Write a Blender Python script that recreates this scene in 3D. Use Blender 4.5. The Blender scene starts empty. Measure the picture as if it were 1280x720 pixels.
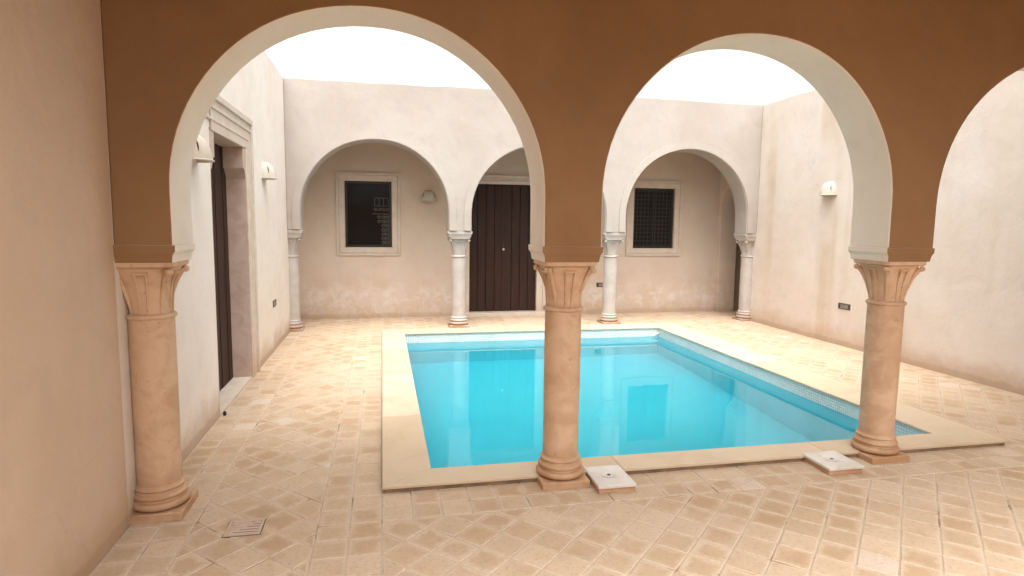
import bpy, bmesh, math, random
from mathutils import Vector, Matrix
random.seed(11)
R = math.radians
sc = bpy.context.scene
col = sc.collection

# ------------------------------------------------------------------ camera
f_px, yaw, pitch, roll, cam_h = 768.5, 11.921, -6.115, 0.70, 1.55
def cam_axes():
    def ray(a, b):
        c, s = math.cos(R(roll)), math.sin(R(roll)); x = a*c-b*s; u = a*s+b*c
        c, s = math.cos(R(pitch)), math.sin(R(pitch)); y = c-u*s; z = s+u*c
        c, s = math.cos(R(yaw)), math.sin(R(yaw))
        return Vector((x*c+y*s, -x*s+y*c, z))
    f = ray(0, 0)
    return ray(1, 0)-f, ray(0, 1)-f, f
rt, up, fw = cam_axes()
cam = bpy.data.cameras.new('camera'); cam_o = bpy.data.objects.new('camera', cam); col.objects.link(cam_o)
m = Matrix((rt, up, -fw)).transposed().to_4x4(); m.translation = (0, 0, cam_h)
cam_o.matrix_world = m
cam.sensor_width = 36; cam.lens = f_px/1280*36; cam.clip_start = 0.05; cam.clip_end = 3000
sc.camera = cam_o

# ------------------------------------------------------------------ sky, sun, exposure
SUN_EL, SUN_AZ = 69.0, 190.0      # azimuth measured clockwise from +Y (the far wall): high behind the camera
w = bpy.data.worlds.new('World'); sc.world = w; w.use_nodes = True
nt = w.node_tree; nt.nodes.clear()
sky = nt.nodes.new('ShaderNodeTexSky'); sky.sky_type = 'NISHITA'; sky.sun_disc = False
sky.sun_elevation = R(SUN_EL); sky.sun_rotation = R(SUN_AZ); sky.air_density = 1.0; sky.dust_density = 6.0; sky.ozone_density = 0.6
hs = nt.nodes.new('ShaderNodeHueSaturation'); hs.inputs['Saturation'].default_value = 0.03; hs.inputs['Value'].default_value = 1.0
bg = nt.nodes.new('ShaderNodeBackground'); bg.inputs['Strength'].default_value = 0.15
wo = nt.nodes.new('ShaderNodeOutputWorld')
nt.links.new(sky.outputs[0], hs.inputs['Color']); nt.links.new(hs.outputs[0], bg.inputs[0]); nt.links.new(bg.outputs[0], wo.inputs[0])
sun = bpy.data.lights.new('sun', 'SUN'); sun.energy = 0.5; sun.angle = R(80); sun.color = (1.0, 0.93, 0.84)
sun_o = bpy.data.objects.new('sun', sun); col.objects.link(sun_o)
d = Vector((math.sin(R(SUN_AZ))*math.cos(R(SUN_EL)), math.cos(R(SUN_AZ))*math.cos(R(SUN_EL)), math.sin(R(SUN_EL))))
sun_o.rotation_euler = d.to_track_quat('Z', 'Y').to_euler(); sun_o.location = (2, 4, 12)
vs = sc.view_settings; vs.view_transform = 'Standard'; vs.look = 'None'; vs.gamma = 1.0; vs.use_curve_mapping = False
vs.exposure = 1.66
cy = sc.cycles
cy.use_denoising = True
try: cy.denoiser = 'OPENIMAGEDENOISE'
except Exception: pass
cy.max_bounces = 12; cy.diffuse_bounces = 6; cy.glossy_bounces = 4; cy.transmission_bounces = 8; cy.transparent_max_bounces = 8
cy.caustics_refractive = True; cy.caustics_reflective = False; cy.blur_glossy = 0.5; cy.sample_clamp_indirect = 6.0

# ------------------------------------------------------------------ materials
class NT:
    """tiny helper around a node tree"""
    def __init__(s, name):
        s.m = bpy.data.materials.new(name); s.m.use_nodes = True
        s.t = s.m.node_tree; s.b = s.t.nodes['Principled BSDF']
    def n(s, kind, **kw):
        x = s.t.nodes.new(kind)
        for k, v in kw.items(): setattr(x, k, v)
        return x
    def put(s, sock, v):
        if hasattr(v, 'is_output') or isinstance(v, bpy.types.NodeSocket): s.t.links.new(v, sock)
        elif isinstance(v, (tuple, list)) and len(v) == 3 and sock.type == 'RGBA': sock.default_value = (*v, 1)
        else: sock.default_value = v
    def math(s, op, a, b=0.0, c=None, clamp=False):
        x = s.n('ShaderNodeMath', operation=op, use_clamp=clamp); s.put(x.inputs[0], a); s.put(x.inputs[1], b)
        if c is not None: s.put(x.inputs[2], c)
        return x.outputs[0]
    def mix(s, f, a, b, mode='MIX'):
        x = s.n('ShaderNodeMix', data_type='RGBA', blend_type=mode)
        s.put(x.inputs[0], f); s.put(x.inputs[6], a); s.put(x.inputs[7], b); return x.outputs[2]
    def rng(s, v, a, b, c=0.0, d=1.0, smooth=True):
        x = s.n('ShaderNodeMapRange', interpolation_type='SMOOTHSTEP' if smooth else 'LINEAR')
        for i, q in enumerate((v, a, b, c, d)): s.put(x.inputs[i], q)
        return x.outputs[0]
    def pos(s): return s.n('ShaderNodeNewGeometry').outputs['Position']
    def xyz(s, v):
        x = s.n('ShaderNodeSeparateXYZ'); s.put(x.inputs[0], v); return x.outputs
    def scale(s, v, k):
        x = s.n('ShaderNodeVectorMath', operation='MULTIPLY'); s.put(x.inputs[0], v); x.inputs[1].default_value = k; return x.outputs[0]
    def noise(s, v, sc_, det=4.0, rough=0.55, dist=0.0):
        x = s.n('ShaderNodeTexNoise'); s.put(x.inputs['Vector'], v)
        x.inputs['Scale'].default_value = sc_; x.inputs['Detail'].default_value = det
        x.inputs['Roughness'].default_value = rough; x.inputs['Distortion'].default_value = dist
        return x.outputs['Fac']
    def bump(s, h, strength, dist, prev=None):
        x = s.n('ShaderNodeBump'); s.put(x.inputs['Height'], h)
        x.inputs['Strength'].default_value = strength; x.inputs['Distance'].default_value = dist
        if prev is not None: s.put(x.inputs['Normal'], prev)
        return x.outputs[0]
    def out(s, color=None, rough=None, normal=None, **kw):
        if color is not None: s.put(s.b.inputs['Base Color'], color)
        if rough is not None: s.put(s.b.inputs['Roughness'], rough)
        if normal is not None: s.put(s.b.inputs['Normal'], normal)
        for k, v in kw.items(): s.put(s.b.inputs[k.replace('_', ' ')], v)
        return s.m

def plaster(name, base, alt, dirt=(0.42, 0.26, 0.13), dirt_amt=0.6, streak=0.0, efflo=0.0, dirt_h=0.30):
    t = NT(name); P = t.pos(); z = t.xyz(P)[2]
    big = t.noise(P, 0.9, 5, 0.55, 0.6); mid = t.noise(P, 5.0, 6, 0.6); fine = t.noise(P, 45.0, 4, 0.6)
    c = t.mix(t.rng(big, 0.32, 0.68), base, alt)
    c = t.mix(t.math('MULTIPLY', t.rng(mid, 0.45, 0.75), 0.24), c, tuple(x*0.72 for x in base))
    c = t.mix(t.math('MULTIPLY', t.rng(fine, 0.5, 0.8), 0.10), c, tuple(x*0.7 for x in base))
    if streak:
        s1 = t.noise(t.scale(P, (1.9, 1.9, 0.12)), 1.0, 3, 0.5)
        k = t.math('MULTIPLY', t.rng(s1, 0.50, 0.72), streak)
        k = t.math('MULTIPLY', k, t.rng(t.noise(P, 0.7, 3), 0.35, 0.6))
        c = t.mix(k, c, (0.45, 0.31, 0.17))
    if efflo:
        k = t.math('MULTIPLY', t.rng(z, 0.95, 0.45), t.rng(t.noise(P, 2.2, 5, 0.6), 0.40, 0.62))
        c = t.mix(t.math('MULTIPLY', k, efflo*0.55), c, (0.50, 0.35, 0.23))
        k2 = t.math('MULTIPLY', t.rng(z, 0.62, 0.36), t.rng(t.noise(P, 4.0, 9, 0.78, 0.5), 0.47, 0.58))
        c = t.mix(t.math('MULTIPLY', k2, efflo*0.8), c, (0.66, 0.60, 0.56))
    edge = t.math('ADD', z, t.math('MULTIPLY', t.math('SUBTRACT', t.noise(P, 3.0, 6, 0.65), 0.5), 0.42))
    k = t.math('MULTIPLY', t.rng(edge, dirt_h, 0.02), dirt_amt)
    c = t.mix(k, c, dirt)
    edge2 = t.math('ADD', z, t.math('MULTIPLY', t.math('SUBTRACT', t.noise(P, 9.0, 6, 0.7), 0.5), 0.12))
    c = t.mix(t.math('MULTIPLY', t.rng(edge2, 0.085, 0.05), 0.45*min(1, dirt_amt*1.5)), c, (0.32, 0.21, 0.13))
    # hairline cracks, only here and there
    off = t.n('ShaderNodeVectorMath', operation='ADD'); t.put(off.inputs[0], P)
    nz_ = t.n('ShaderNodeTexNoise'); t.put(nz_.inputs['Vector'], P); nz_.inputs['Scale'].default_value = 2.5; nz_.inputs['Detail'].default_value = 5
    t.put(off.inputs[1], t.scale(nz_.outputs['Color'], (0.5, 0.5, 0.5)))
    vo = t.n('ShaderNodeTexVoronoi', feature='DISTANCE_TO_EDGE'); t.put(vo.inputs['Vector'], off.outputs[0]); vo.inputs['Scale'].default_value = 0.8
    ck = t.math('MULTIPLY', t.rng(vo.outputs['Distance'], 0.005, 0.001), t.rng(t.noise(P, 0.8, 2), 0.55, 0.62))
    c = t.mix(t.math('MULTIPLY', ck, 0.14), c, tuple(x*0.45 for x in base))
    b = t.bump(t.noise(P, 2.4, 5, 0.55, 0.4), 0.55, 0.025)
    b = t.bump(t.noise(P, 38.0, 6, 0.65), 0.22, 0.006, b)
    return t.out(c, 0.92, b, Specular_IOR_Level=0.2)

def stone(name, base, alt, stain=0.5, rough=0.6, pit=0.5, stain_z=(0.30, 0.03)):
    t = NT(name); P = t.pos(); z = t.xyz(P)[2]
    c = t.mix(t.rng(t.noise(P, 7.0, 6, 0.6, 0.5), 0.35, 0.68), base, alt)
    c = t.mix(t.math('MULTIPLY', t.rng(t.noise(P, 60.0, 5, 0.7), 0.55, 0.75), 0.35), c, tuple(x*0.6 for x in base))
    k = t.math('MULTIPLY', t.rng(z, stain_z[0], stain_z[1]), t.rng(t.noise(P, 5.0, 4), 0.25, 0.6))
    c = t.mix(t.math('MULTIPLY', k, stain), c, (0.38, 0.205, 0.10))
    pits = t.rng(t.noise(P, 28.0, 3, 0.6), 0.62, 0.72)
    c = t.mix(t.math('MULTIPLY', pits, 0.4*pit), c, tuple(x*0.45 for x in base))
    b = t.bump(t.math('SUBTRACT', t.noise(P, 70.0, 5, 0.65), pits), 0.25, 0.004)
    return t.out(c, rough, b, Specular_IOR_Level=0.3)

M = {}
M['plaster'] = plaster('cream_plaster', (0.420, 0.372, 0.332), (0.385, 0.332, 0.288), dirt_amt=0.55)
M['plaster_soffit'] = plaster('lime_washed_plaster', (0.78, 0.71, 0.63), (0.74, 0.66, 0.57), dirt_amt=0.5)  # near arcade plaster, brightened so its soffits look lit
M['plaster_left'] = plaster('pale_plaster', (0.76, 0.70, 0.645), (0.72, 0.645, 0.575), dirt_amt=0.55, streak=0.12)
M['plaster_right'] = plaster('streaked_plaster', (0.66, 0.585, 0.525), (0.62, 0.53, 0.455), dirt_amt=0.5, streak=0.55)
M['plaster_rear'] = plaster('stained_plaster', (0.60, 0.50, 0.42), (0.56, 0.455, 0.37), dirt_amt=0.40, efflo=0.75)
M['plaster_gallery'] = plaster('ochre_plaster', (0.285, 0.165, 0.085), (0.245, 0.136, 0.066), dirt_amt=0.5)  # near arcade plaster with the gallery's shade mixed into its colour
M['plaster_passage'] = plaster('brown_plaster', (0.36, 0.275, 0.21), (0.31, 0.23, 0.17), dirt_amt=0.5)  # rear wall plaster darkened for the passage's shade
M['plaster_gallery_side'] = plaster('warm_plaster', (0.62, 0.47, 0.36), (0.57, 0.42, 0.31), dirt_amt=0.5)  # left wall plaster tinted with the gallery's warm light
M['stone_near'] = stone('beige_limestone', (0.61, 0.42, 0.28), (0.50, 0.32, 0.20), stain=0.9, pit=1.0)
M['stone_far'] = stone('white_marble', (0.45, 0.405, 0.375), (0.40, 0.345, 0.305), stain=0.95, stain_z=(0.16, 0.02), pit=0.2)
M['frame_stone'] = stone('carved_limestone', (0.585, 0.50, 0.43), (0.53, 0.44, 0.36), stain=0.4)
M['jamb_stone'] = stone('pink_limestone', (0.55, 0.42, 0.36), (0.46, 0.34, 0.28), stain=0.3, pit=0.8)
M['threshold'] = stone('pale_marble', (0.56, 0.48, 0.40), (0.50, 0.42, 0.33), stain=0.0)
M['lamp'] = stone('lamp_ceramic', (0.55, 0.485, 0.42), (0.50, 0.43, 0.355), stain=0.0, pit=0.2)
M['white_plastic'] = stone('white_lid', (0.64, 0.60, 0.55), (0.54, 0.49, 0.43), stain=0.0, rough=0.5, pit=0.6)

def simple(name, c, rough=0.6, metal=0.0, var=0.25, sc_=30):
    t = NT(name); P = t.pos()
    k = t.mix(t.rng(t.noise(P, sc_, 4), 0.35, 0.7), c, tuple(x*(1-var) for x in c))
    return t.out(k, rough, t.bump(t.noise(P, sc_*3, 4), 0.1, 0.002), Metallic=metal)
M['black_iron'] = simple('black_iron', (0.018, 0.014, 0.012), 0.5)
M['grey_iron'] = simple('grey_iron', (0.15, 0.14, 0.13), 0.5)
M['dark_void'] = simple('dark_room', (0.008, 0.007, 0.006), 0.9)
M['slot'] = simple('slot_black', (0.015, 0.013, 0.012), 0.7)
M['brass'] = simple('pale_brass', (0.75, 0.66, 0.48), 0.3, 1.0)
M['vent'] = simple('bronze_plastic', (0.10, 0.075, 0.055), 0.5)
M['vent_slat'] = simple('grey_slat', (0.36, 0.31, 0.27), 0.5)
M['roof'] = simple('roof_screed', (0.40, 0.33, 0.27), 0.9)
M['ceiling_wood'] = simple('ceiling_wood', (0.50, 0.36, 0.23), 0.7, 0, 0.4, 6)
M['ground'] = simple('dry_earth', (0.42, 0.31, 0.21), 0.95, 0, 0.3, 1.2)
def grout():
    t = NT('sand_grout'); P = t.pos()
    c = t.mix(t.rng(t.noise(P, 4.0, 5, 0.6), 0.54, 0.68), (0.44, 0.335, 0.24), (0.22, 0.155, 0.10))
    return t.out(c, 0.95, t.bump(t.noise(P, 90, 4), 0.4, 0.004))
M['grout'] = grout()

def wood():
    t = NT('dark_wood'); P = t.pos()
    g = t.noise(t.scale(P, (38, 38, 1.6)), 1.0, 6, 0.65, 0.5)
    c = t.mix(t.rng(g, 0.3, 0.7), (0.019, 0.0066, 0.0038), (0.040, 0.0155, 0.009))
    c = t.mix(t.math('MULTIPLY', t.rng(t.noise(P, 2.5, 4), 0.5, 0.75), 0.4), c, (0.044, 0.021, 0.013))
    return t.out(c, 0.62, t.bump(g, 0.25, 0.003), Specular_IOR_Level=0.3)
M['wood'] = wood()

def glass():
    t = NT('dark_glass'); P = t.pos()
    return t.out(t.mix(t.noise(P, 3, 3), (0.010, 0.010, 0.010), (0.020, 0.018, 0.016)), 0.04,
                 t.bump(t.noise(P, 1.6, 2), 0.03, 0.02), Specular_IOR_Level=0.16)
M['glass'] = glass()

def tiles():
    t = NT('floor_tiles'); P = t.pos()
    a = t.n('ShaderNodeAttribute', attribute_name='tile'); r = t.n('ShaderNodeSeparateColor'); t.put(r.inputs[0], a.outputs['Color'])
    tone, kind, mid = r.outputs
    c = t.mix(tone, (0.43, 0.310, 0.205), (0.51, 0.385, 0.272))
    c = t.mix(t.rng(kind, 0.80, 0.9), c, (0.45, 0.32, 0.205))
    c = t.mix(t.rng(kind, 0.975, 0.98), c, (0.52, 0.42, 0.33))
    wob = t.math('MULTIPLY', t.math('SUBTRACT', t.noise(P, 16, 5, 0.6), 0.5), 1.1)
    heart = t.math('ADD', mid, wob)
    hk = t.math('MULTIPLY', t.rng(heart, 0.20, 0.55), t.rng(t.math('FRACT', t.math('MULTIPLY', kind, 7.31)), 0.25, 0.8, 0, 0.60))
    c = t.mix(hk, c, (0.37, 0.240, 0.135))
    c = t.mix(t.math('MULTIPLY', t.rng(t.math('ADD', mid, t.math('MULTIPLY', wob, 0.35)), 0.30, 0.02), 0.65), c, (0.55, 0.435, 0.33))
    c = t.mix(t.math('MULTIPLY', t.rng(t.noise(P, 7, 7, 0.7, 0.3), 0.48, 0.72), 0.45), c, (0.37, 0.25, 0.145))
    c = t.mix(t.math('MULTIPLY', t.rng(t.noise(P, 1.1, 5, 0.6), 0.42, 0.66), 0.45), c, (0.53, 0.415, 0.31))
    c = t.mix(t.math('MULTIPLY', t.rng(t.noise(P, 48, 7, 0.75), 0.50, 0.72), 0.55), c, (0.24, 0.155, 0.09))
    y = t.xyz(P)[1]
    b = t.bump(t.noise(P, 30, 6, 0.7), 0.55, 0.006)
    return t.out(c, t.rng(t.noise(P, 6, 4), 0.3, 0.7, 0.62, 0.85, False), b, Specular_IOR_Level=0.22)
M['tiles'] = tiles()

def coping_mat():
    t = NT('coping_stone'); P = t.pos()
    a = t.n('ShaderNodeAttribute', attribute_name='tile'); r = t.n('ShaderNodeSeparateColor'); t.put(r.inputs[0], a.outputs['Color'])
    c = t.mix(r.outputs[0], (0.51, 0.395, 0.27), (0.60, 0.485, 0.355))
    c = t.mix(t.math('MULTIPLY', t.rng(t.noise(P, 3, 5, 0.6, 0.4), 0.42, 0.7), 0.55), c, (0.45, 0.33, 0.21))
    c = t.mix(t.math('MULTIPLY', t.rng(t.noise(P, 60, 5, 0.7), 0.56, 0.75), 0.3), c, (0.38, 0.28, 0.18))
    return t.out(c, 0.5, t.bump(t.noise(P, 50, 5), 0.2, 0.003), Specular_IOR_Level=0.3)
M['coping'] = coping_mat()
M['coping_bed'] = simple('coping_bed', (0.24, 0.145, 0.08), 0.8, 0, 0.4, 8)

def mosaic():
    t = NT('pool_mosaic'); uv = t.n('ShaderNodeUVMap').outputs[0]
    br = t.n('ShaderNodeTexBrick', offset=0.0, squash=1.0); t.put(br.inputs['Vector'], uv)
    for k, v in (('Scale', 1.0), ('Mortar Size', 0.0022), ('Mortar Smooth', 0.1), ('Bias', 0.0), ('Brick Width', 0.0245), ('Row Height', 0.0245)):
        br.inputs[k].default_value = v
    br.inputs['Color1'].default_value = (0.62, 0.66, 0.64, 1); br.inputs['Color2'].default_value = (0.76, 0.77, 0.74, 1)
    br.inputs['Mortar'].default_value = (0.34, 0.40, 0.41, 1)
    patch = t.rng(t.noise(uv, 1.3, 2), 0.42, 0.60)
    c = t.mix(t.math('MULTIPLY', patch, 0.75), br.outputs['Color'], (0.68, 0.71, 0.69))
    return t.out(c, 0.25, t.bump(br.outputs['Fac'], -0.3, 0.002))
M['mosaic'] = mosaic()

def basin():
    t = NT('turquoise_liner'); P = t.pos()
    c = t.mix(t.rng(t.noise(P, 1.2, 4), 0.3, 0.7), (0.026, 0.46, 0.56), (0.034, 0.49, 0.59))
    return t.out(c, 0.6)
M['basin'] = basin()
M['basin_wall'] = simple('turquoise_wall', (0.09, 0.70, 0.80), 0.6, 0, 0.06, 2)  # liner lightened on the walls to offset their weak light

def water():
    t = NT('pool_water'); P = t.pos()
    b = t.bump(t.noise(P, 2.2, 3, 0.5), 0.012, 0.05)
    return t.out((0.93, 0.99, 1.0), 0.0, b, IOR=1.333, Transmission_Weight=1.0)
M['water'] = water()

# ------------------------------------------------------------------ mesh helpers
class MB:
    def __init__(s): s.v = []; s.f = []; s.uv = None
    def add(s, vs, fs):
        o = len(s.v); s.v += [tuple(q) for q in vs]; s.f += [tuple(i+o for i in q) for q in fs]; return s
    def box(s, x0, x1, y0, y1, z0, z1):
        return s.add([(x0,y0,z0),(x1,y0,z0),(x1,y1,z0),(x0,y1,z0),(x0,y0,z1),(x1,y0,z1),(x1,y1,z1),(x0,y1,z1)],
                     [(0,3,2,1),(4,5,6,7),(0,1,5,4),(1,2,6,5),(2,3,7,6),(3,0,4,7)])
    def prism(s, pts, ax, a0, a1):
        """closed 2-D outline extruded along axis ax (0: pts are (y,z); 1: pts are (x,z); 2: pts are (x,y))"""
        def P(q, a): return (a, q[0], q[1]) if ax == 0 else (q[0], a, q[1]) if ax == 1 else (q[0], q[1], a)
        n = len(pts)
        return s.add([P(q, a0) for q in pts]+[P(q, a1) for q in pts],
                     [tuple(range(n)), tuple(range(2*n-1, n-1, -1))]+[(i, i+n, (i+1) % n+n, (i+1) % n) for i in range(n)])
    def lathe(s, prof, c=(0, 0), n=40):
        vs = []; fs = []
        for r, z in prof:
            for k in range(n):
                a = 2*math.pi*k/n; vs.append((c[0]+r*math.cos(a), c[1]+r*math.sin(a), z))
        for i in range(len(prof)-1):
            for k in range(n):
                k2 = (k+1) % n; fs.append((i*n+k, i*n+k2, (i+1)*n+k2, (i+1)*n+k))
        fs.append(tuple(range(n-1, -1, -1))); fs.append(tuple(range((len(prof)-1)*n, len(prof)*n)))
        return s.add(vs, fs)
    def loft(s, secs):
        n = len(secs[0]); vs = [p for q in secs for p in q]; fs = []
        for i in range(len(secs)-1):
            for k in range(n):
                k2 = (k+1) % n; fs.append((i*n+k, i*n+k2, (i+1)*n+k2, (i+1)*n+k))
        fs.append(tuple(range(n-1, -1, -1))); fs.append(tuple(range((len(secs)-1)*n, len(secs)*n)))
        return s.add(vs, fs)
    def tube(s, pts, r, n=8):
        pts = [Vector(p) for p in pts]; secs = []
        rr = r if isinstance(r, (list, tuple)) else [r]*len(pts)
        for i, p in enumerate(pts):
            d = (pts[min(i+1, len(pts)-1)]-pts[max(i-1, 0)]).normalized()
            a = d.cross(Vector((0, 0, 1)))
            if a.length < 1e-3: a = d.cross(Vector((1, 0, 0)))
            a.normalize(); b = d.cross(a)
            secs.append([p+(a*math.cos(2*math.pi*k/n)+b*math.sin(2*math.pi*k/n))*rr[i] for k in range(n)])
        return s.loft(secs)
    def build(s, name, mat, parent=None, smooth=None, bevel=0.0, seg=2, loc=None, flat=False):
        me = bpy.data.meshes.new(name); me.from_pydata(s.v, [], s.f)
        bm = bmesh.new(); bm.from_mesh(me)
        (None if flat else bmesh.ops.recalc_face_normals(bm, faces=bm.faces[:])); bm.to_mesh(me); bm.free()
        me.materials.append(mat)
        if smooth or bevel:
            for p in me.polygons: p.use_smooth = True
            me.set_sharp_from_angle(angle=R(smooth or 35))
        o = bpy.data.objects.new(name, me); col.objects.link(o)
        if parent: o.parent = parent
        if loc: o.location = loc
        if bevel:
            b = o.modifiers.new('bevel', 'BEVEL'); b.width = bevel; b.segments = seg; b.limit_method = 'ANGLE'; b.angle_limit = R(40)
        return o

def tag(o, label=None, cat=None, group=None, kind=None):
    if label: o['label'] = label
    if cat: o['category'] = cat
    if group: o['group'] = group
    if kind: o['kind'] = kind
    return o
def thing(name, loc, label, cat, group=None):
    o = bpy.data.objects.new(name, None); col.objects.link(o); o.location = loc; o.empty_display_size = 0.1
    return tag(o, label, cat, group, 'thing')
def copy_tree(o, parent=None):
    c = o.copy(); col.objects.link(c)
    if parent: c.parent = parent
    for ch in [q for q in list(bpy.data.objects) if q.parent == o]: copy_tree(ch, c)
    return c

def wall_grid(us, zs, solid, P, a0, a1):
    """wall of rectangular cells with openings: solid(i,j) says whether a cell is there; P(u,z,a) gives the point"""
    mb = MB()
    nu, nz = len(us)-1, len(zs)-1
    S = lambda i, j: 0 <= i < nu and 0 <= j < nz and solid((us[i]+us[i+1])/2, (zs[j]+zs[j+1])/2)
    idx = {}
    def vid(i, j, a):
        k = (i, j, a)
        if k not in idx: idx[k] = len(mb.v); mb.v.append(P(us[i], zs[j], a0 if a == 0 else a1))
        return idx[k]
    for i in range(nu):
        for j in range(nz):
            if not S(i, j): continue
            for a in (0, 1): mb.f.append((vid(i,j,a), vid(i+1,j,a), vid(i+1,j+1,a), vid(i,j+1,a)))
            for di, dj, e in ((-1,0,((i,j),(i,j+1))), (1,0,((i+1,j),(i+1,j+1))), (0,-1,((i,j),(i+1,j))), (0,1,((i,j+1),(i+1,j+1)))):
                if not S(i+di, j+dj): mb.f.append((vid(*e[0],0), vid(*e[1],0), vid(*e[1],1), vid(*e[0],1)))
    return mb

# ------------------------------------------------------------------ plan (metres)
XL, XR, YB = -1.267, 5.84, -1.0
YN, NT_ = 3.455, 0.165          # near arcade: centre line, half thickness
YF = 9.0                        # far arcade
YR = 10.0                       # rear wall face
ZT, ZC = 3.42, 3.0
ZI, ZS = 1.324, 1.41
NX = [-1.171, 1.04, 3.27, 5.52]
FX = [-1.25, 1.095, 3.455, 5.82]
PW = 0.170
CO = (-0.017, 4.36, 3.432, 8.60)      # coping, outer
CI = (0.279, 3.945, 3.654, 8.281)     # coping, inner
WZ = -0.092                           # water level

# ------------------------------------------------------------------ ground and paving
g = MB()
gx = [-400, CI[0]-0.1, CI[1]+0.1, 400]; gy = [-400, CI[2]-0.1, CI[3]+0.1, 400]
for i in range(3):
    for j in range(3):
        if i == 1 and j == 1: continue
        g.add([(gx[i],gy[j],-0.03),(gx[i+1],gy[j],-0.03),(gx[i+1],gy[j+1],-0.03),(gx[i],gy[j+1],-0.03)], [(0,1,2,3)])
tag(g.build('ground', M['ground']), kind='structure')
g = MB()
gx = [XL-0.4, CO[0]+0.02, CO[1]-0.02, 7.6]; gy = [YB, CO[2]+0.02, CO[3]-0.02, YR+0.3]
for i in range(3):
    for j in range(3):
        if i == 1 and j == 1: continue
        g.add([(gx[i],gy[j],-0.0028),(gx[i+1],gy[j],-0.0028),(gx[i+1],gy[j+1],-0.0028),(gx[i],gy[j+1],-0.0028)], [(0,1,2,3)])
tag(g.build('mortar_bed', M['grout']), kind='structure')

def clip(poly, x0, x1, y0, y1):
    for ax, lim, sg in ((0, x0, 1), (0, x1, -1), (1, y0, 1), (1, y1, -1)):
        out = []
        for i in range(len(poly)):
            a, b = poly[i], poly[(i+1) % len(poly)]
            da, db = (a[ax]-lim)*sg, (b[ax]-lim)*sg
            if da >= 0: out.append(a)
            if (da >= 0) != (db >= 0):
                t = da/(da-db); out.append((a[0]+(b[0]-a[0])*t, a[1]+(b[1]-a[1])*t))
        poly = out
        if len(poly) < 3: return []
    return poly
def area(p): return 0.5*abs(sum(p[i][0]*p[(i+1) % len(p)][1]-p[(i+1) % len(p)][0]*p[i][1] for i in range(len(p))))
def inset(poly, dlt):
    """shrink a convex polygon by dlt"""
    n = len(poly)
    sgn = 1 if sum(poly[i][0]*poly[(i+1) % n][1]-poly[(i+1) % n][0]*poly[i][1] for i in range(n)) > 0 else -1
    res = poly[:]
    for i in range(n):
        a, b = poly[i], poly[(i+1) % n]
        dx, dy = b[0]-a[0], b[1]-a[1]; L = math.hypot(dx, dy)
        if L < 1e-6: continue
        nx, ny = -dy/L*sgn, dx/L*sgn; px, py = a[0]+nx*dlt, a[1]+ny*dlt
        out = []
        for k in range(len(res)):
            p, q = res[k], res[(k+1) % len(res)]
            dp = (p[0]-px)*nx+(p[1]-py)*ny; dq = (q[0]-px)*nx+(q[1]-py)*ny
            if dp >= 0: out.append(p)
            if (dp >= 0) != (dq >= 0):
                t = dp/(dp-dq); out.append((p[0]+(q[0]-p[0])*t, p[1]+(q[1]-p[1])*t))
        res = out
        if len(res) < 3: return []
    return res

TP = 0.160
tv, tf, tc = [], [], []
def add_tile(poly, z=None):
    rim = inset(poly, 0.0022+random.random()*0.0024)
    if len(rim) < 3 or area(rim) < 0.0009: return
    rim = [(x+random.gauss(0, .0013), y+random.gauss(0, .0013)) for x, y in rim]
    top = inset(rim, 0.0038)
    if len(top) < 3 or len(top) != len(rim):
        top = [(x*0.93+sum(p[0] for p in rim)/len(rim)*0.07, y*0.93+sum(p[1] for p in rim)/len(rim)*0.07) for x, y in rim]
    cx = sum(p[0] for p in top)/len(top); cy_ = sum(p[1] for p in top)/len(top)
    tx, ty, h = random.gauss(0, .006), random.gauss(0, .006), max(-.0009, min(.0015, random.gauss(0, .0008)))
    Z = lambda x, y: h+(x-cx)*tx+(y-cy_)*ty
    n = len(rim); o = len(tv)
    rnd = (min(1, max(0, random.gauss(.5, .26))), random.random())
    for x, y in rim: tv.append((x, y, -0.012)); tc.append((*rnd, 0))
    for x, y in rim: tv.append((x, y, Z(x, y)-0.0028)); tc.append((*rnd, 0))
    for x, y in top: tv.append((x, y, Z(x, y))); tc.append((*rnd, 0.12))
    tv.append((cx, cy_, h-0.0004)); tc.append((*rnd, 1))
    for i in range(n):
        j = (i+1) % n
        tf.append((o+i, o+j, o+n+j, o+n+i)); tf.append((o+n+i, o+n+j, o+2*n+j, o+2*n+i)); tf.append((o+2*n+i, o+2*n+j, o+3*n))
def zone(x0, x1, y0, y1, diag, ox=None, oy=None, stagger=0.0):
    ox = x0 if ox is None else ox; oy = y0 if oy is None else oy
    if not diag:
        i0 = int(math.floor((x0-ox)/TP))-1; i1 = int((x1-ox)/TP)+2
        j0 = int(math.floor((y0-oy)/TP))-1; j1 = int((y1-oy)/TP)+2
        for i in range(i0, i1):
            for j in range(j0, j1):
                s_ = stagger*TP*((i*37 % 7)/7.0)
                p = clip([(ox+i*TP, oy+j*TP+s_), (ox+(i+1)*TP, oy+j*TP+s_), (ox+(i+1)*TP, oy+(j+1)*TP+s_), (ox+i*TP, oy+(j+1)*TP+s_)], x0, x1, y0, y1)
                if p: add_tile(p)
    else:
        D = 0.168*math.sqrt(2)/2
        for i in range(int((x0-ox)/D)-2, int((x1-ox)/D)+3):
            for j in range(int((y0-oy)/D)-2, int((y1-oy)/D)+3):
                if (i+j) % 2: continue
                cx, cy_ = ox+i*D, oy+j*D
                p = clip([(cx-D, cy_), (cx, cy_-D), (cx+D, cy_), (cx, cy_+D)], x0, x1, y0, y1)
                if p: add_tile(p)
# left passage and the gallery strip in front of it
zone(XL-0.01, -0.947, YB, YR, False, -1.267, 3.09, 0.5)
zone(-0.947, -0.337, YB, YR, True, -0.947+0.305, 3.09)
zone(-0.337, CO[0], YB, YR, False, -0.337, 3.11)
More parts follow.
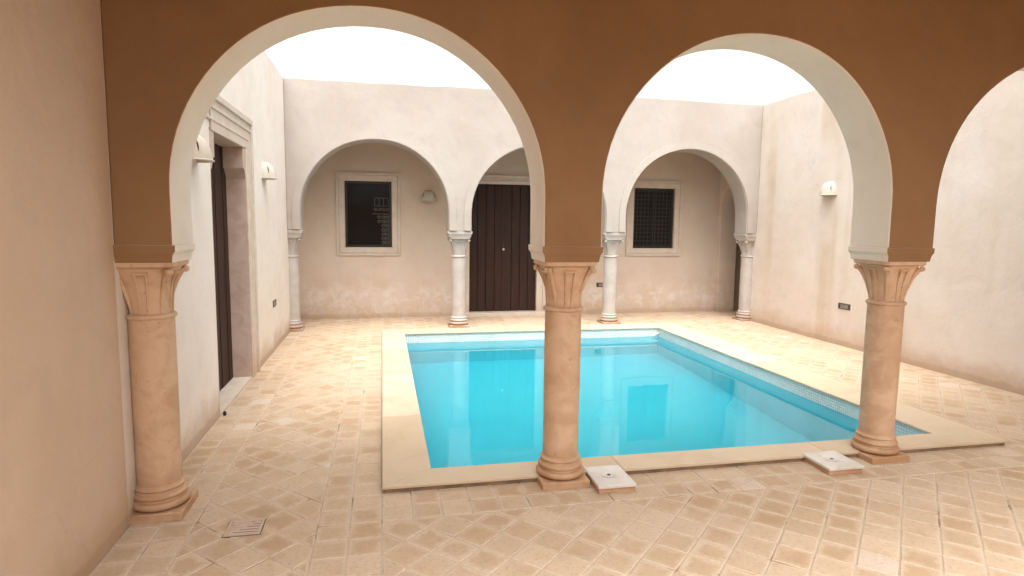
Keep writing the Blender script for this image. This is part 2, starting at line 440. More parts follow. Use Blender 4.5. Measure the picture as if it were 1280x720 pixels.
# gallery in front of the pool
zone(CO[0], XR+0.01, 3.112, CO[2]+0.03, False, CO[0], 3.112)
zone(CO[0], XR+0.01, YB, 3.112, True, 0.33, 3.0)
# right passage
zone(CO[1]-0.03, CO[1]+0.16, CO[2], YR, False, CO[1], 3.112)
zone(CO[1]+0.16, XR-0.17, CO[2], 8.6, True, CO[1]+0.16, 3.5)
zone(XR-0.17, XR+0.01, CO[2], 8.6, False, XR-0.16, 3.2, 0.4)
# behind the pool and the rear gallery
zone(CO[0], CO[1]-0.03, CO[3]-0.03, YR, False, CO[0], CO[3])
zone(CO[1]+0.16, 7.6, 8.6, YR, False, CO[1]+0.16, 8.6)
me = bpy.data.meshes.new('floor_paving'); me.from_pydata(tv, [], tf); me.update()
ca = me.color_attributes.new('tile', 'FLOAT_COLOR', 'POINT')
for i, c_ in enumerate(tc): ca.data[i].color = (*c_, 1)
me.materials.append(M['tiles'])
fl = bpy.data.objects.new('floor_paving', me); col.objects.link(fl); tag(fl, kind='structure')

# ------------------------------------------------------------------ walls
def arch_pts(xc, hw, top, zs, n=40):
    """from the left springing over the crown to the right springing"""
    cz = top-hw
    pts = [(xc-hw, zs)]
    for k in range(n+1):
        a = math.pi-math.pi*k/n
        e = 0.985; wb = 1+0.0022*math.sin(3*a+xc*5)+0.0014*math.sin(7*a+xc*9)
        pts.append((xc+hw*wb*math.copysign(abs(math.cos(a))**e, math.cos(a)), cz+hw*wb*abs(math.sin(a))**e))
    pts.append((xc+hw, zs))
    return pts
def arcade_outline(x0, x1, arches, zs, zt):
    pts = [(x0, zs)]
    for xc, hw, top in arches: pts += arch_pts(xc, hw, top, zs)
    n = 26
    pts += [(x1, zs)]+[(x1+(x0-x1)*k/n, zt+random.gauss(0, .005)) for k in range(n+1)]
    return pts
NEAR = [((NX[i]+NX[i+1])/2, (NX[i+1]-NX[i])/2-PW, t_) for i, t_ in ((0, 2.612), (1, 2.637), (2, 2.64))]
FAR = [((FX[i]+FX[i+1])/2, (FX[i+1]-FX[i])/2-PW+0.005, t_) for i, t_ in ((0, 2.655), (1, 2.655), (2, 2.685))]

t = thing('arcade_wall', (0, YN, 0), 'shaded ochre plaster wall with big round arches nearest the camera', 'wall')
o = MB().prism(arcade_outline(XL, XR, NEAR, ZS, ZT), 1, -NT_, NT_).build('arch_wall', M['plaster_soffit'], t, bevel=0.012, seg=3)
o.data.materials.append(M['plaster_gallery'])       # gallery side: its warm shade is put into the plaster colour
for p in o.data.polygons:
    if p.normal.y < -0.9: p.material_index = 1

t = thing('arcade_wall', (0, YF, 0), 'pale cream plaster wall with three arches across the far end of the pool', 'wall')
o = MB().prism(arcade_outline(XL, XR, FAR, ZS, ZT), 1, -0.17, 0.17).build('arch_wall', M['plaster'], t, bevel=0.010, seg=3)
for xc, hw, top in FAR:
    a = arch_pts(xc, hw+0.012, top+0.012, ZS+0.02, 48); b = arch_pts(xc, hw+0.110, top+0.110, ZS+0.02, 48)
    a[0] = (a[0][0], 1.42); a[-1] = (a[-1][0], 1.42); b[0] = (b[0][0], 1.42); b[-1] = (b[-1][0], 1.42)
    mb = MB(); n = len(a); vs_ = []
    for q, y in ((a, -0.160), (a, -0.190), (b, -0.186), (b, -0.160)): vs_ += [(p[0], y, p[1]) for p in q]
    fs_ = []
    for k in range(3):
        fs_ += [(k*n+i, k*n+i+1, (k+1)*n+i+1, (k+1)*n+i) for i in range(n-1)]
    fs_ += [(0, n, 2*n, 3*n), (n-1, 2*n-1, 3*n-1, 4*n-1)]
    mb.add(vs_, fs_).build('arch_moulding', M['plaster'], t, smooth=35)

# ---- left wall with its doorway
DY0, DY1, DZ = 5.10, 6.31, 2.215
t = thing('courtyard_wall', (XL, 4, 0), 'bright white plaster wall on the left with a deep doorway', 'wall')
lw = wall_grid([YB-0.4, YN-NT_, DY0-0.02, DY1+0.02, YR+0.4], [-0.03, DZ+0.02, ZT], lambda u, z: not (DY0 < u < DY1 and z < DZ),
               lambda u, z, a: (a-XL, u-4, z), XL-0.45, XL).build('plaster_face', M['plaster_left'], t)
lw.data.materials.append(M['plaster_gallery_side'])   # the gallery stretch has its warm light tinted into the plaster
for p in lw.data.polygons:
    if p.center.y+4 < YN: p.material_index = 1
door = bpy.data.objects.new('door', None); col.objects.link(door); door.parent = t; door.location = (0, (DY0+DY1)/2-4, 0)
hw = (DY1-DY0)/2
fr = MB()
for s in (-1, 1):
    if s < 0: continue
    a, b = sorted((s*hw, s*(hw+0.25)))
    fr.box(0.0, 0.014 if s > 0 else 0.003, a, b, 0.0, DZ+0.29)     # flat casing
    if s < 0: continue
    a, b = sorted((s*(hw+0.205), s*(hw+0.255)))
    fr.box(0.002, 0.030, a, b, 0.0, DZ+0.24)                       # outer bead
    a, b = sorted((s*(hw+0.022), s*(hw+0.06)))
    fr.box(0.002, 0.022, a, b, 0.0, DZ-0.25)
fr.box(0.001, 0.0152, -hw, hw, DZ-0.002, DZ+0.29)
fr.box(0.002, 0.034, -hw-0.255, hw+0.255, DZ+0.24, DZ+0.293)
fr.box(0.002, 0.026, -hw-0.20, hw+0.20, DZ+0.165, DZ+0.190)
fr.box(0.002, 0.022, -hw-0.10, hw+0.10, DZ+0.075, DZ+0.095)
fr.build('door_frame', M['frame_stone'], door, bevel=0.004)
jb = MB()
jb.box(-0.25, 0.010, hw-0.001, hw+0.03, -0.01, DZ); jb.box(-0.25, -0.001, -hw-0.02, -hw+0.001, -0.01, DZ)
jb.box(-0.25, 0.010, -hw, hw, DZ-0.004, DZ+0.025)
for s in (-1, 1):
    q = [(s*(hw+0.005), DZ-0.3), (s*(hw-0.02), DZ-0.26), (s*(hw-0.055), DZ-0.21), (s*(hw-0.095), DZ-0.195), (s*(hw-0.095), DZ-0.002), (s*(hw+0.005), DZ-0.002)]
    jb.prism(q, 0, -0.248, 0.006)
jb.build('door_jamb', M['jamb_stone'], door, bevel=0.006)
lf = MB(); nb = 9
for k in range(nb):
    a = -hw+2*hw*k/nb; lf.box(-0.26, -0.172-(0.006 if k % 2 else 0), a+0.003, a+2*hw/nb-0.003, 0.012, DZ-0.006)
lf.box(-0.29, -0.245, -hw+0.001, hw-0.001, 0.010, DZ-0.004)
lf.build('door_leaf', M['wood'], door, bevel=0.004)
MB().box(-0.172, -0.004, -hw+0.002, hw-0.002, -0.01, 0.012).build('threshold', M['threshold'], door, bevel=0.004)

# ---- right wall
t = thing('courtyard_wall', (XR, 4, 0), 'cream plaster wall on the right with faint brown rain streaks', 'wall')
q = [(YB-4.4, -0.03), (5.17, -0.03)]+[(5.17+(YB-4.4-5.17)*k/30, ZT+random.gauss(0, .005)) for k in range(31)]
o = MB().prism(q, 0, 0, 0.36).build('plaster_face', M['plaster_right'], t, bevel=0.01)
# side arch closing the rear gallery on the right
q = [(9.172, -0.03), (9.23, -0.03), (9.23, 1.86)]
for k in range(1, 24):
    a = math.pi*k/24; q.append((9.575-0.345*math.cos(a), 1.86+0.36*math.sin(a)))
q += [(9.92, 1.86), (9.92, -0.03), (10.03, -0.03), (10.03, ZT-0.1), (9.172, ZT-0.1)]
o = MB().prism([(y-4, z) for y, z in q], 0, 0.0, 0.34).build('side_arch', M['plaster_rear'], t, bevel=0.008)

# ---- rear wall with door and two windows
W1 = (-0.587, 0.164, 1.111, 2.176); W2 = (4.279, 5.006, 1.111, 2.176); DR = (1.386, 2.532, 0.06, 2.17)
W2 = (4.22, 5.006, 1.111, 2.176)
us = [XL-0.45, W1[0], W1[1], DR[0], DR[1], W2[0], W2[1], XR+0.17, 7.6]; zs = [-0.03, W1[2], DR[3], W1[3], ZT]
def solid(u, z):
    if DR[0] < u < DR[1] and z < DR[3]: return False
    for W in (W1, W2):
        if W[0] < u < W[1] and W[2] < z < W[3]: return False
    return True
t = thing('rear_wall', (2, YR, 0), 'shaded back wall behind the far arches with wooden door and two dark windows', 'wall')
wall_grid(us, zs, solid, lambda u, z, a: (u-2, a, z), 0.0, 0.35).build('plaster_face', M['plaster_rear'], t)
o = t.children[0] if t.children else [q for q in bpy.data.objects if q.parent == t][0]
o.data.materials.append(M['plaster_passage'])        # the dim side passage: its shade is put into the colour
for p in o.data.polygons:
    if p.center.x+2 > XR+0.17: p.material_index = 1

def scroll(cx, cz, r, turn, s=1, y=0.0, n=22):
    return [(cx+s*(r*(1-0.72*k/n))*math.cos(turn*k/n), y, cz+(r*(1-0.72*k/n))*math.sin(turn*k/n)) for k in range(n+1)]
def window(W, label, pale):
    wn = bpy.data.objects.new('window', None); col.objects.link(wn); wn.parent = t
    w2, h = (W[1]-W[0])/2, W[3]-W[2]
    wn.location = ((W[0]+W[1])/2-2, 0, W[2]); wn['label'] = label
    f = MB()
    def ring(i0, i1, y0, y1, mb):
        # border from offset i0 to i1 around the opening
        for s in (-1, 1):
            a, b = sorted((s*(w2+i0), s*(w2+i1))); mb.box(a, b, y0, y1, -i0, h+i0)
        mb.box(-w2-i1, w2+i1, y0, y1, -i1, -i0); mb.box(-w2-i1, w2+i1, y0, y1, h+i0, h+i1)
    ring(-0.004, 0.075, -0.014, 0.02, f); ring(0.077, 0.115, -0.026, 0.02, f)
    ring(-0.016, -0.0028, -0.010, 0.30, f)
    f.build('window_frame', M['frame_stone'], wn, bevel=0.004)
    s_ = MB(); ring(-0.052, -0.017, 0.035, 0.075, s_)
    if not pale: s_.box(-0.008, 0.008, 0.036, 0.074, 0.05, h-0.05)
    s_.build('sash', M['black_iron'], wn, bevel=0.003)
    MB().box(-w2+0.02, w2-0.02, 0.058, 0.064, 0.02, h-0.02).build('pane', M['glass'], wn)
    gr = MB()
    if pale:      # ornamental wrought iron, the pale right-hand part
        x0, x1 = 0.075, w2-0.06; y = 0.050; r = 0.0035
        zt = h*0.74
        for k in range(4):
            a = x0+0.02+k*(x1-x0-0.03)/3.0; gr.tube([(a, y, zt-0.11), (a, y, zt-0.02)], r, 6)
            if k < 3:
                b = a+(x1-x0-0.03)/3.0
                gr.tube([(a+(b-a)*(0.5-0.5*math.cos(math.pi*j/8)), y, zt-0.02+0.03*math.sin(math.pi*j/8)) for j in range(9)], r, 6)
        gr.tube([(x0, y, zt-0.12), (x1, y, zt-0.12)], r, 6); gr.tube([(x0-0.02, y, zt-0.245), (x1, y, zt-0.245)], r*1.3, 6)
        for k in range(4):
            a = x0+0.02+k*(x1-x0-0.03)/3.4
            gr.tube(scroll(a+0.012, zt-0.18, 0.030, 9.0, 1 if k % 2 else -1, y), r, 6)
        for j in range(7):
            z = zt-0.30-j*0.068
            for k in range(3 if j < 2 else 2):
                a = x1-0.03-k*0.062
                gr.tube(scroll(a, z, 0.030, 9.5, 1 if (j+k) % 2 else -1, y), r, 6)
        for k in range(2): gr.tube([(x1-k*0.062, y, 0.06), (x1-k*0.062, y, zt-0.25)], r, 6)
        gr.build('iron_scrollwork', M['grey_iron'], wn)
    else:
        n = 11
        for k in range(1, n):
            a = -w2+0.02+(2*w2-0.04)*k/n; gr.tube([(a, 0.025, 0.0), (a, 0.025, h)], 0.006, 8)
        for k in range(1, 15):
            z = h*k/15; gr.box(-w2+0.018, w2-0.018, 0.030, 0.036, z-0.005, z+0.005)
        gr.build('iron_grille', M['black_iron'], wn)
    MB().box(-w2-0.02, w2+0.02, 0.352, 0.40, -0.02, h+0.02).build('dark_interior', M['dark_void'], wn)
    return wn
window(W1, 'dark window with pale iron scrollwork showing at its right side', True)
window(W2, 'dark window covered by a close black iron grille', False)

rd = bpy.data.objects.new('door', None); col.objects.link(rd); rd.parent = t; rd.location = ((DR[0]+DR[1])/2-2, 0, 0)
hw = (DR[1]-DR[0])/2; h = DR[3]
f = MB()
for s in (-1, 1):
    a, b = sorted((s*(hw-0.004), s*(hw+0.10))); f.box(a, b, -0.016, 0.12, 0, h)
    a, b = sorted((s*(hw+0.10), s*(hw+0.135))); f.box(a, b, -0.028, 0.02, 0, h+0.10)
f.box(-hw-0.10, hw+0.10, -0.018, 0.12, h-0.006, h+0.055)
f.box(-hw-0.10, hw+0.10, -0.012, 0.02, h+0.057, h+0.098)
f.box(-hw-0.14, hw+0.14, -0.030, 0.02, h+0.10, h+0.14)
f.build('door_frame', M['frame_stone'], rd, bevel=0.004)
for s in (-1, 1):
    lf = MB(); nb = 4; wd = hw-0.008
    for k in range(nb):
        a, b = sorted((s*(0.004+wd*k/nb+0.003), s*(0.004+wd*(k+1)/nb-0.003)))
        lf.box(a, b, 0.055, 0.10, 0.064, h-0.010)
    a, b = sorted((s*0.001, s*(hw-0.004))); lf.box(a, b, 0.090, 0.14, 0.062, h-0.004)
    lf.build('door_leaf', M['wood'], rd, bevel=0.004)
MB().box(-0.02, 0.02, 0.045, 0.056, 0.066, h-0.012).build('cover_strip', M['wood'], rd, bevel=0.004)
hd = MB(); hd.box(-0.018, 0.018, 0.036, 0.046, 1.02, 1.20)
hd = hd.build('handle_plate', M['black_iron'], rd, bevel=0.003)
kn = MB(); kn.lathe([(0.001, -0.05), (0.016, -0.046), (0.024, -0.030), (0.018, -0.014), (0.009, -0.006), (0.009, 0.0)], n=20)
kn.v = [(x, z+0.036, y+1.10) for x, y, z in kn.v]
kn.build('door_knob', M['brass'], rd, smooth=50)
MB().box(-hw-0.14, hw+0.14, -0.12, 0.10, -0.02, 0.058).build('threshold', M['threshold'], rd, bevel=0.006)
# low dark hatch in the shadow to the right
MB().box(6.345-2, 6.85-2, -0.03, 0.01, 0.02, 0.59).build('hatch', M['wood'], t, bevel=0.004)

# ---- unseen gallery wall opened for light, end of the side passage, roofs
YG = 1.5  # unseen opening and short roof, placed to let more daylight into the gallery
t = thing('gallery_wall', (2, YG, 0), 'cream plaster wall with a wide opening at the back of the near gallery', 'wall')
wall_grid([XL-2+0.002, -1.2-2, 5.77-2, XR-2-0.002], [-0.03, 2.85, ZT], lambda u, z: not (-3.2 < u < 3.77 and z < 2.85), lambda u, z, a: (u, a, z), -0.35, -0.003).build('plaster_face', M['plaster'], t)
t = thing('passage_wall', (7.4, 9.6, 0), 'plaster wall closing the dark passage beside the rear gallery', 'wall')
mb = MB(); mb.box(0, 0.3, -0.8, 0.8, -0.03, ZT-0.02); mb.box(-1.2, -0.002, -0.8, -0.43, -0.03, ZT-0.02)
mb.build('plaster_face', M['plaster_rear'], t)
t = thing('patio_wall', (2, -8.0, 0), 'ochre plaster wall of the forecourt behind the near gallery', 'wall')
MB().box(-12, 14, -0.3, 0, -0.03, 2.2).build('plaster_face', M['plaster_gallery'], t)  # added reflector for the gallery, out of view
t = tag(bpy.data.objects.new('ceiling', None), kind='structure'); col.objects.link(t); t.location = (2, 1, ZC)
mb = MB().box(XL-2, XR-2, YG-0.35-1, YN-NT_-1-0.002, 0.10, 0.22).build('roof_boards', M['ceiling_wood'], t)
for k in range(12):
    x = XL+0.3+k*0.6
    MB().box(x-0.05-2, x+0.05-2, YG-1, YN-NT_-1-0.002, -0.02, 0.10).build('beam', M['ceiling_wood'], t)
t = tag(bpy.data.objects.new('ceiling', None), kind='structure'); col.objects.link(t); t.location = (2, 9.6, ZC)
MB().box(XL-2, 7.7-2, 9.172-9.6, YR-9.6-0.002, 0.0, 0.2).build('roof_slab', M['plaster_rear'], t)

# ------------------------------------------------------------------ columns
def squircle(hx, n_exp, z, n=64):
    out = []
    for k in range(n):
        a = 2*math.pi*k/n; c, s = math.cos(a), math.sin(a)
        r = hx/((abs(c)**n_exp+abs(s)**n_exp)**(1/n_exp)); out.append((r*c, r*s, z))
    return out
def make_column(mat, label, group):
    t = thing('column', (0, 0, 0), label, 'column', group)
    MB().box(-0.145, 0.145, -0.145, 0.145, -0.01, 0.038).build('plinth', mat, t, bevel=0.006)
    def torus(zc, r, h, n=8):
        return [(r-h+h*math.sin(math.pi*k/n), zc-h*math.cos(math.pi*k/n)) for k in range(n+1)]
    prof = [(0.10, 0.042)]+torus(0.063, 0.145, 0.020)+[(0.127, 0.086), (0.124, 0.094)]+torus(0.107, 0.133, 0.012, 6)+[(0.118, 0.122), (0.116, 0.134)]+torus(0.144, 0.121, 0.008, 6)+[(0.111, 0.156), (0.104, 0.166)]
    MB().lathe(prof, n=56).build('base', mat, t, smooth=50)
    sh = [(0.1060, 0.155), (0.1060, 0.3), (0.1075, 0.55), (0.1080, 0.8), (0.1075, 1.0), (0.1070, 1.042)]
    MB().lathe(sh, n=56).build('shaft', mat, t, smooth=50)
    MB().lathe([(0.105, 1.030)]+torus(1.047, 0.120, 0.012)+[(0.100, 1.062)], n=48).build('astragal', mat, t, smooth=50)
    cap = MB(); secs = []
    zb, zt = 1.058, 1.300
    for k in range(15):
        q = k/14; fl = q**3.4
        secs.append(squircle(0.097+0.006*q+0.032*fl, 2+4.5*q**1.7, zb+(zt-zb)*q))
    cap.loft(secs)
    for sx in (-1, 1):
        for sy in (-1, 1):      # corner leaf running up to the volute
            pts = []
            for k in range(12):
                q = k/11; ne = 2+4.5*q**1.7; rr = (0.097+0.006*q+0.032*q**3.4)*1.4142/2**(1/ne)-0.003+0.006*q
                pts.append((sx*rr*0.7071, sy*rr*0.7071, zb+(zt-zb-0.022)*q))
            cap.tube(pts, [0.006+0.009*k/11 for k in range(12)], 10)
    for ang in range(4):        # plain tongue with two grooves in the middle of each face
        ca_, sa = math.cos(ang*math.pi/2), math.sin(ang*math.pi/2)
        for off in (-0.021, 0.021):
            pts = []
            for k in range(11):
                q = k/10; rr = 0.097+0.006*q+0.032*q**3.4
                of = off*(0.75+0.5*q)
                pts.append((ca_*rr-sa*of, sa*rr+ca_*of, zb+(zt-zb-0.03)*q))
            cap.tube(pts, 0.0055, 6)
        rr = 0.128
        cap.tube([(ca_*rr-sa*of, sa*rr+ca_*of, zt-0.032) for of in (-0.036, -0.012, 0.012, 0.036)], 0.008, 8)
    c = cap.build('capital', mat, t, smooth=50)
    for sx in (-1, 1):
        for sy in (-1, 1):
            v = MB(); a = Vector((sx, -sy, 0)).normalized(); ctr = Vector((sx*0.131, sy*0.131, 1.278))
            v.tube([ctr-a*0.020, ctr-a*0.016, ctr+a*0.016, ctr+a*0.020], [0.010, 0.017, 0.017, 0.010], 16)
            v.build('volute', mat, c, smooth=50)
    ab = MB().loft([squircle(0.146, 9, 1.298), squircle(0.156, 9, 1.306), squircle(0.156, 9, 1.325)])
    ab.build('abacus', mat, t, smooth=40)
    im = MB(); secs = []
    for z, hx, hy in ((1.3255, .158, .158), (1.366, .164, .164), (1.369, .168, .1665), (1.376, .171, .167), (1.382, .177, .168), (1.4135, .178, .1685)):
        secs.append([(-hx, -hy, z), (hx, -hy, z), (hx, hy, z), (-hx, hy, z)])
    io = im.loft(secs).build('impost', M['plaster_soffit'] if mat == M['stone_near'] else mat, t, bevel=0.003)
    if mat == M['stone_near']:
        io.data.materials.append(M['plaster_gallery'])  # impost front gets the same shade in its colour
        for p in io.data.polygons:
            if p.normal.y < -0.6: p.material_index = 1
    return t
near_labels = ['stone column standing against the left wall under the near arches',
               'pinkish stone column in front of the pool between the two big arches',
               'stone column at the right beside the near right pool corner',
               'stone column set into the right wall under the near arches']
far_labels = ['slim white column in the far left corner below the first far arch',
              'white column on the far pool edge left of the wooden door',
              'white column on the far pool edge right of the wooden door',
              'white column against the right wall under the last far arch']
proto = make_column(M['stone_near'], near_labels[0], 'columns of the near arcade')
for i, x in enumerate(NX):
    o = proto if i == 0 else copy_tree(proto)
    o.location = (x, YN, 0.004); o['label'] = near_labels[i]
proto = make_column(M['stone_far'], far_labels[0], 'columns of the far arcade')
for i, x in enumerate(FX):
    o = proto if i == 0 else copy_tree(proto)
    o.location = (x, YF, -0.003); o.scale = (1.0, 1.0, 1.0); o['label'] = far_labels[i]

# ------------------------------------------------------------------ pool
t = thing('swimming_pool', ((CI[0]+CI[1])/2, (CI[2]+CI[3])/2, 0), 'rectangular turquoise swimming pool with raised stone coping and mosaic rim', 'pool')
px, py = t.location.x, t.location.y
cop_v, cop_f, cop_c = [], [], []
def slab(poly, z0, z1, rnd):
    """poly: convex plan outline; rounded top arris"""
    o = len(cop_v); n = len(poly)
    rings = [(poly, z0), (poly, z1-0.008), (inset(poly, 0.002), z1-0.003), (inset(poly, 0.007), z1)]
    if any(len(r[0]) != n for r in rings): return
    for q, z in rings:
        for x, y in q: cop_v.append((x-px, y-py, z)); cop_c.append(rnd)
    for k in range(3):
        for i in range(n): j = (i+1) % n; cop_f.append((o+k*n+i, o+k*n+j, o+(k+1)*n+j, o+(k+1)*n+i))
    cop_f.append(tuple(o+3*n+i for i in range(n)))
    cop_f.append(tuple(o+i for i in range(n-1, -1, -1)))
def side(o0, o1, i0, i1, n):
    # trapezoid o0-o1 (outer) i0-i1 (inner) cut into n slabs
    L = lambda a, b, k: (a[0]+(b[0]-a[0])*k, a[1]+(b[1]-a[1])*k)
    cuts = [k/n for k in range(n+1)]
    D = (o1[0]-o0[0], o1[1]-o0[1]); ln = D[0]**2+D[1]**2
    for k in range(n):
        a, b = L(o0, o1, cuts[k]), L(o0, o1, cuts[k+1])
        def perp(p):     # inner point straight across from outer point p
            tt = ((p[0]-i0[0])*D[0]+(p[1]-i0[1])*D[1])/ln
            return (i0[0]+D[0]*tt, i0[1]+D[1]*tt)
        ia = i0 if k == 0 else perp(a); ib = i1 if k == n-1 else perp(b)
        p = inset([a, b, ib, ia], 0.0004)
        if len(p) == 4: slab(p, 0.026, 0.045+random.gauss(0, .0006), random.random())
x0, x1, y0, y1 = CO; a0, a1, b0, b1 = CI
side((x0,y0),(x1,y0),(a0,b0),(a1,b0),3); side((x1,y0),(x1,y1),(a1,b0),(a1,b1),4)
side((x1,y1),(x0,y1),(a1,b1),(a0,b1),3); side((x0,y1),(x0,y0),(a0,b1),(a0,b0),4)
me = bpy.data.meshes.new('coping'); me.from_pydata(cop_v, [], cop_f)
bm = bmesh.new(); bm.from_mesh(me); bmesh.ops.recalc_face_normals(bm, faces=bm.faces[:]); bm.to_mesh(me); bm.free()
ca = me.color_attributes.new('tile', 'FLOAT_COLOR', 'POINT')
for i, q in enumerate(cop_c): ca.data[i].color = (q, q, q, 1)
me.materials.append(M['coping']); o = bpy.data.objects.new('coping', me); col.objects.link(o); o.parent = t
OV = 0.014
mb = MB(); e = 0.011
mb.box(x0+e-px, x1-e-px, y0+e-py, b0-0.03-py, -0.012, 0.0265); mb.box(x0+e-px, x1-e-px, b1+0.03-py, y1-e-py, -0.012, 0.0265)
mb.box(x0+e-px, a0-0.03-px, b0-0.029-py, b1+0.029-py, -0.012, 0.0264); mb.box(a1+0.03-px, x1-e-px, b0-0.029-py, b1+0.029-py, -0.012, 0.0264)
mb.build('coping_bed', M['coping_bed'], t)
A0, A1, B0, B1 = a0-OV, a1+OV, b0-OV, b1+OV
def ring_wall(z0, z1, name, mat, e=0.0):
    vs_ = []; uvs = []; fs_ = []
    pts = [(A0-e,B0-e),(A1+e,B0-e),(A1+e,B1+e),(A0-e,B1+e)]; run = 0
    for k in range(4):
        p, q = pts[k], pts[(k+1) % 4]; L = math.hypot(q[0]-p[0], q[1]-p[1]); o = len(vs_)
        vs_ += [(p[0]-px,p[1]-py,z0),(q[0]-px,q[1]-py,z0),(q[0]-px,q[1]-py,z1),(p[0]-px,p[1]-py,z1)]
        uvs += [(run,z0),(run+L,z0),(run+L,z1),(run,z1)]; run += L; fs_.append((o+3,o+2,o+1,o))
    me = bpy.data.meshes.new(name); me.from_pydata(vs_, [], fs_); ul = me.uv_layers.new(name='UVMap')
    for lp in me.loops: ul.data[lp.index].uv = uvs[lp.vertex_index]
    me.materials.append(mat); o = bpy.data.objects.new(name, me); col.objects.link(o); o.parent = t; return o
ring_wall(-0.100, 0.0265, 'mosaic_band', M['mosaic'])
ring_wall(-1.25, -0.100, 'basin_wall', M['basin_wall'], 0.002)
MB().add([(A0-.01-px,B0-.01-py,-1.25),(A1+.01-px,B0-.01-py,-1.25),(A1+.01-px,B1+.01-py,-1.25),(A0-.01-px,B1+.01-py,-1.25)], [(0,1,2,3)]).build('basin_floor', M['basin'], t)
wt = MB().add([(A0-.001,B0-.001,WZ),(A1+.001,B0-.001,WZ),(A1+.001,B1+.001,WZ),(A0-.001,B1+.001,WZ)], [(0,1,2,3)]).build('water', M['water'], flat=True)
tag(wt, kind='structure')
nz = MB(); nz.tube([(0.02, 0.02, 0.006), (-0.005, 0.0, 0.016), (-0.04, -0.02, 0.012), (-0.075, -0.03, -0.004), (-0.10, -0.035, -0.02)], [0.012, 0.014, 0.014, 0.012, 0.010], 10)
nz = nz.build('pool_spout', M['white_plastic'], smooth=50, loc=(3.93, 8.24, -0.058))
tag(nz, 'small white curved spout at the waterline in the far right pool corner', 'spout')

# ------------------------------------------------------------------ skimmer lids
def lid(x0, x1, y0, y1, label):
    t = thing('skimmer_lid', ((x0+x1)/2, (y0+y1)/2, 0), label, 'lid', 'square white lids on the pool edge')
    hx, hy = (x1-x0)/2, (y1-y0)/2
    MB().box(-hx, hx, -hy, hy, -0.002, 0.034).build('frame', M['stone_near'], t, bevel=0.004)  # brown frame colours in the shade below the cover
    MB().box(-hx-0.006, hx+0.006, -hy-0.010, hy+0.004, 0.030, 0.0495).build('cover', M['white_plastic'], t, bevel=0.004)
    MB().lathe([(0.0, 0.0490), (0.045, 0.0503), (0.047, 0.0515), (0.043, 0.0515), (0.041, 0.0505), (0.014, 0.0503), (0.0, 0.0503)], n=32).build('ring', M['white_plastic'], t, smooth=40)
    MB().lathe([(0.001, 0.0500), (0.011, 0.0510), (0.010, 0.0518), (0.001, 0.0518)], n=20).build('finger_hole', M['slot'], t)
lid(1.205, 1.425, 3.213, 3.485, 'white square lid on the pool edge right beside the middle column')
lid(2.715, 2.955, 3.205, 3.46, 'white square lid on the pool edge left of the right column')

# ------------------------------------------------------------------ floor drain
t = thing('floor_drain', (-0.695, 3.172, 0), 'small square stone drain grate in the floor near the left column', 'drain')
mb = MB()
for s in (-1, 1):
    mb.box(s*0.078-0.008, s*0.078+0.008, -0.085, 0.085, -0.01, 0.004); mb.box(-0.07, 0.07, s*0.077-0.008, s*0.077+0.008, -0.01, 0.004)
mb.build('rim', M['grout'], t, bevel=0.002)
mb = MB()
for k in range(6): mb.box(-0.07, 0.07, -0.066+k*0.0265-0.0085, -0.066+k*0.0265+0.0085, -0.01, 0.003)
mb.build('grate', M['jamb_stone'], t, bevel=0.002)
MB().box(-0.09, 0.09, -0.09, 0.09, -0.012, -0.0005).build('pit', M['slot'], t)

# ------------------------------------------------------------------ wall lamps, step lights, door stop
def make_lamp():
    t = thing('wall_lamp', (0, 0, 0), 'wall lamp', 'lamp', 'half dome lamps on the courtyard walls')
    W, D, H = 0.125, 0.135, 0.185; mb = MB(); na, ne = 28, 12; vs_ = []; fs_ = []
    for e in range(ne+1):
        th = math.pi/2*e/ne
        for a in range(na+1):
            ph = math.pi*a/na
            k = math.cos(th)**0.8 if e < ne else 0.0
            vs_.append((W*math.cos(ph)*k, D*math.sin(ph)*k, H*math.sin(th)))
    for e in range(ne):
        for a in range(na): o = e*(na+1)+a; fs_.append((o, o+1, o+na+2, o+na+1))
    # rim turned in, dark hollow underneath
    o = len(vs_)
    for a in range(na+1):
        ph = math.pi*a/na; vs_.append((W*0.86*math.cos(ph), D*0.86*math.sin(ph), 0.0))
    for a in range(na+1):
        ph = math.pi*a/na; vs_.append((W*0.80*math.cos(ph), D*0.80*math.sin(ph), 0.05))
    for a in range(na): fs_ += [(a, a+1, o+a+1, o+a), (o+a, o+a+1, o+na+1+a+1, o+na+1+a)]
    fs_.append(tuple(o+na+1+a for a in range(na+1)))
    mb.add(vs_, fs_).build('shade', M['lamp'], t, smooth=45)
    rim = MB(); rim.tube([(W*1.03*math.cos(math.pi*a/na), D*1.03*math.sin(math.pi*a/na), 0.004) for a in range(na+1)], 0.007, 8)
    rim.build('rim', M['lamp'], t, smooth=60)
    for s in (-1, 1):
        sl = MB(); pts = []; rr = []
        for k in range(9):
            th = 0.30+0.50*k/8; kk = math.cos(th)**0.8; ph = 0.62
            pts.append((s*W*math.cos(ph)*kk, D*math.sin(ph)*kk, H*math.sin(th))); rr.append(0.006*max(0.25, math.sin(math.pi*(k+0.3)/8.6)))
        sl.tube(pts, rr, 8); sl.build('slot', M['slot'], t, smooth=60)
    return t
lamp = make_lamp()
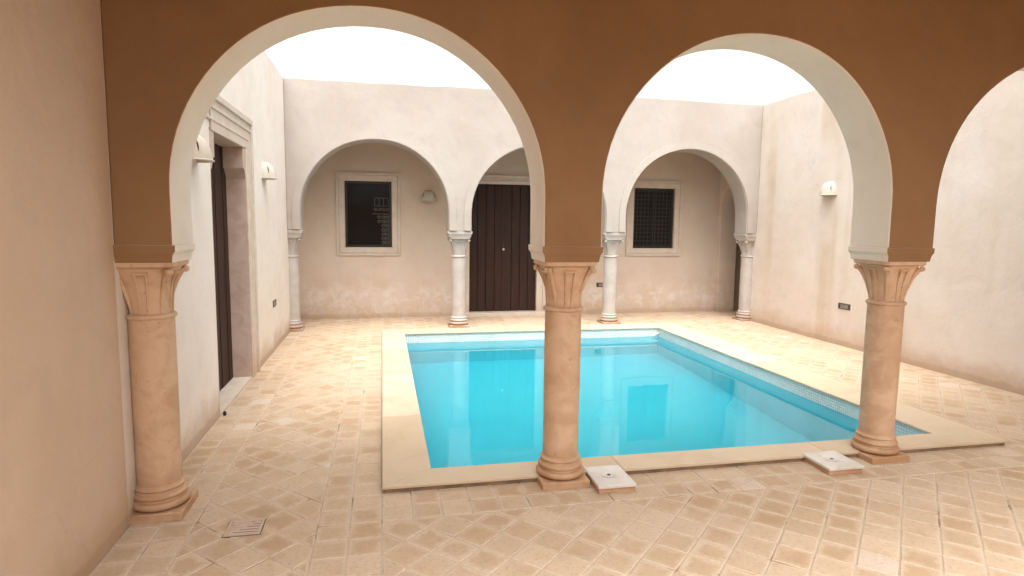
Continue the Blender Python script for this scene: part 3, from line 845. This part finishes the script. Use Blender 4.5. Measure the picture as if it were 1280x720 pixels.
# (x, y, z of lower edge, direction the lamp faces)
lamps = [((XL-0.004, 4.62, 1.94), -90, 'half dome lamp on the left wall between the near arch and the doorway'),
         ((XL-0.004, 7.24, 1.99), -90, 'half dome lamp on the left wall past the doorway'),
         ((0.727, YR+0.004, 1.86), 180, 'half dome lamp on the shaded back wall beside the first window'),
         ((XR+0.004, 7.23, 1.955), 90, 'half dome lamp alone on the streaked right wall')]
for i, (p, rz, lb) in enumerate(lamps):
    o = lamp if i == 0 else copy_tree(lamp)
    o.location = p; o.rotation_euler = (0, 0, R(rz)); o['label'] = lb

def make_vent():
    t = thing('step_light', (0, 0, 0), 'step light', 'step light', 'louvred step lights low on the walls')
    mb = MB()
    mb.box(-0.105, 0.105, -0.002, 0.008, -0.038, -0.026); mb.box(-0.105, 0.105, -0.002, 0.008, 0.026, 0.038)
    mb.box(-0.105, -0.088, -0.002, 0.0078, -0.026, 0.026); mb.box(0.088, 0.105, -0.002, 0.0078, -0.026, 0.026)
    mb.build('frame', M['vent'], t, bevel=0.002)
    MB().box(-0.09, 0.09, -0.004, 0.001, -0.027, 0.027).build('backing', M['slot'], t)
    for k in range(4):
        z = -0.019+k*0.0127
        MB().add([(-0.07,0.001,z+0.003),(0.07,0.001,z+0.003),(0.07,0.0065,z-0.003),(-0.07,0.0065,z-0.003),
                  (-0.07,0.001,z+0.0055),(0.07,0.001,z+0.0055),(0.07,0.0065,z-0.0005),(-0.07,0.0065,z-0.0005)],
                 [(0,1,2,3),(4,7,6,5),(0,4,5,1),(1,5,6,2),(2,6,7,3),(3,7,4,0)]).build('slat', M['vent_slat'], t)
    return t
vent = make_vent()
for i, (p, rz, lb) in enumerate([((XL, 7.68, 0.556), -90, 'dark step light low on the left wall near the corner column'),
                                 ((3.70, YR, 0.495), 180, 'dark step light low on the back wall between the middle columns'),
                                 ((XR, 6.83, 0.518), 90, 'dark step light low on the right wall')]):
    o = vent if i == 0 else copy_tree(vent)
    o.location = p; o.rotation_euler = (0, 0, R(rz)); o['label'] = lb
ds = MB().lathe([(0.010, 0.0), (0.013, 0.004), (0.012, 0.026), (0.007, 0.034), (0.001, 0.036)], n=16).build('door_stop', M['slot'], smooth=40, loc=(XL+0.03, 5.10, 0.0))
tag(ds, 'tiny black door stop on the floor by the left doorway', 'door stop')
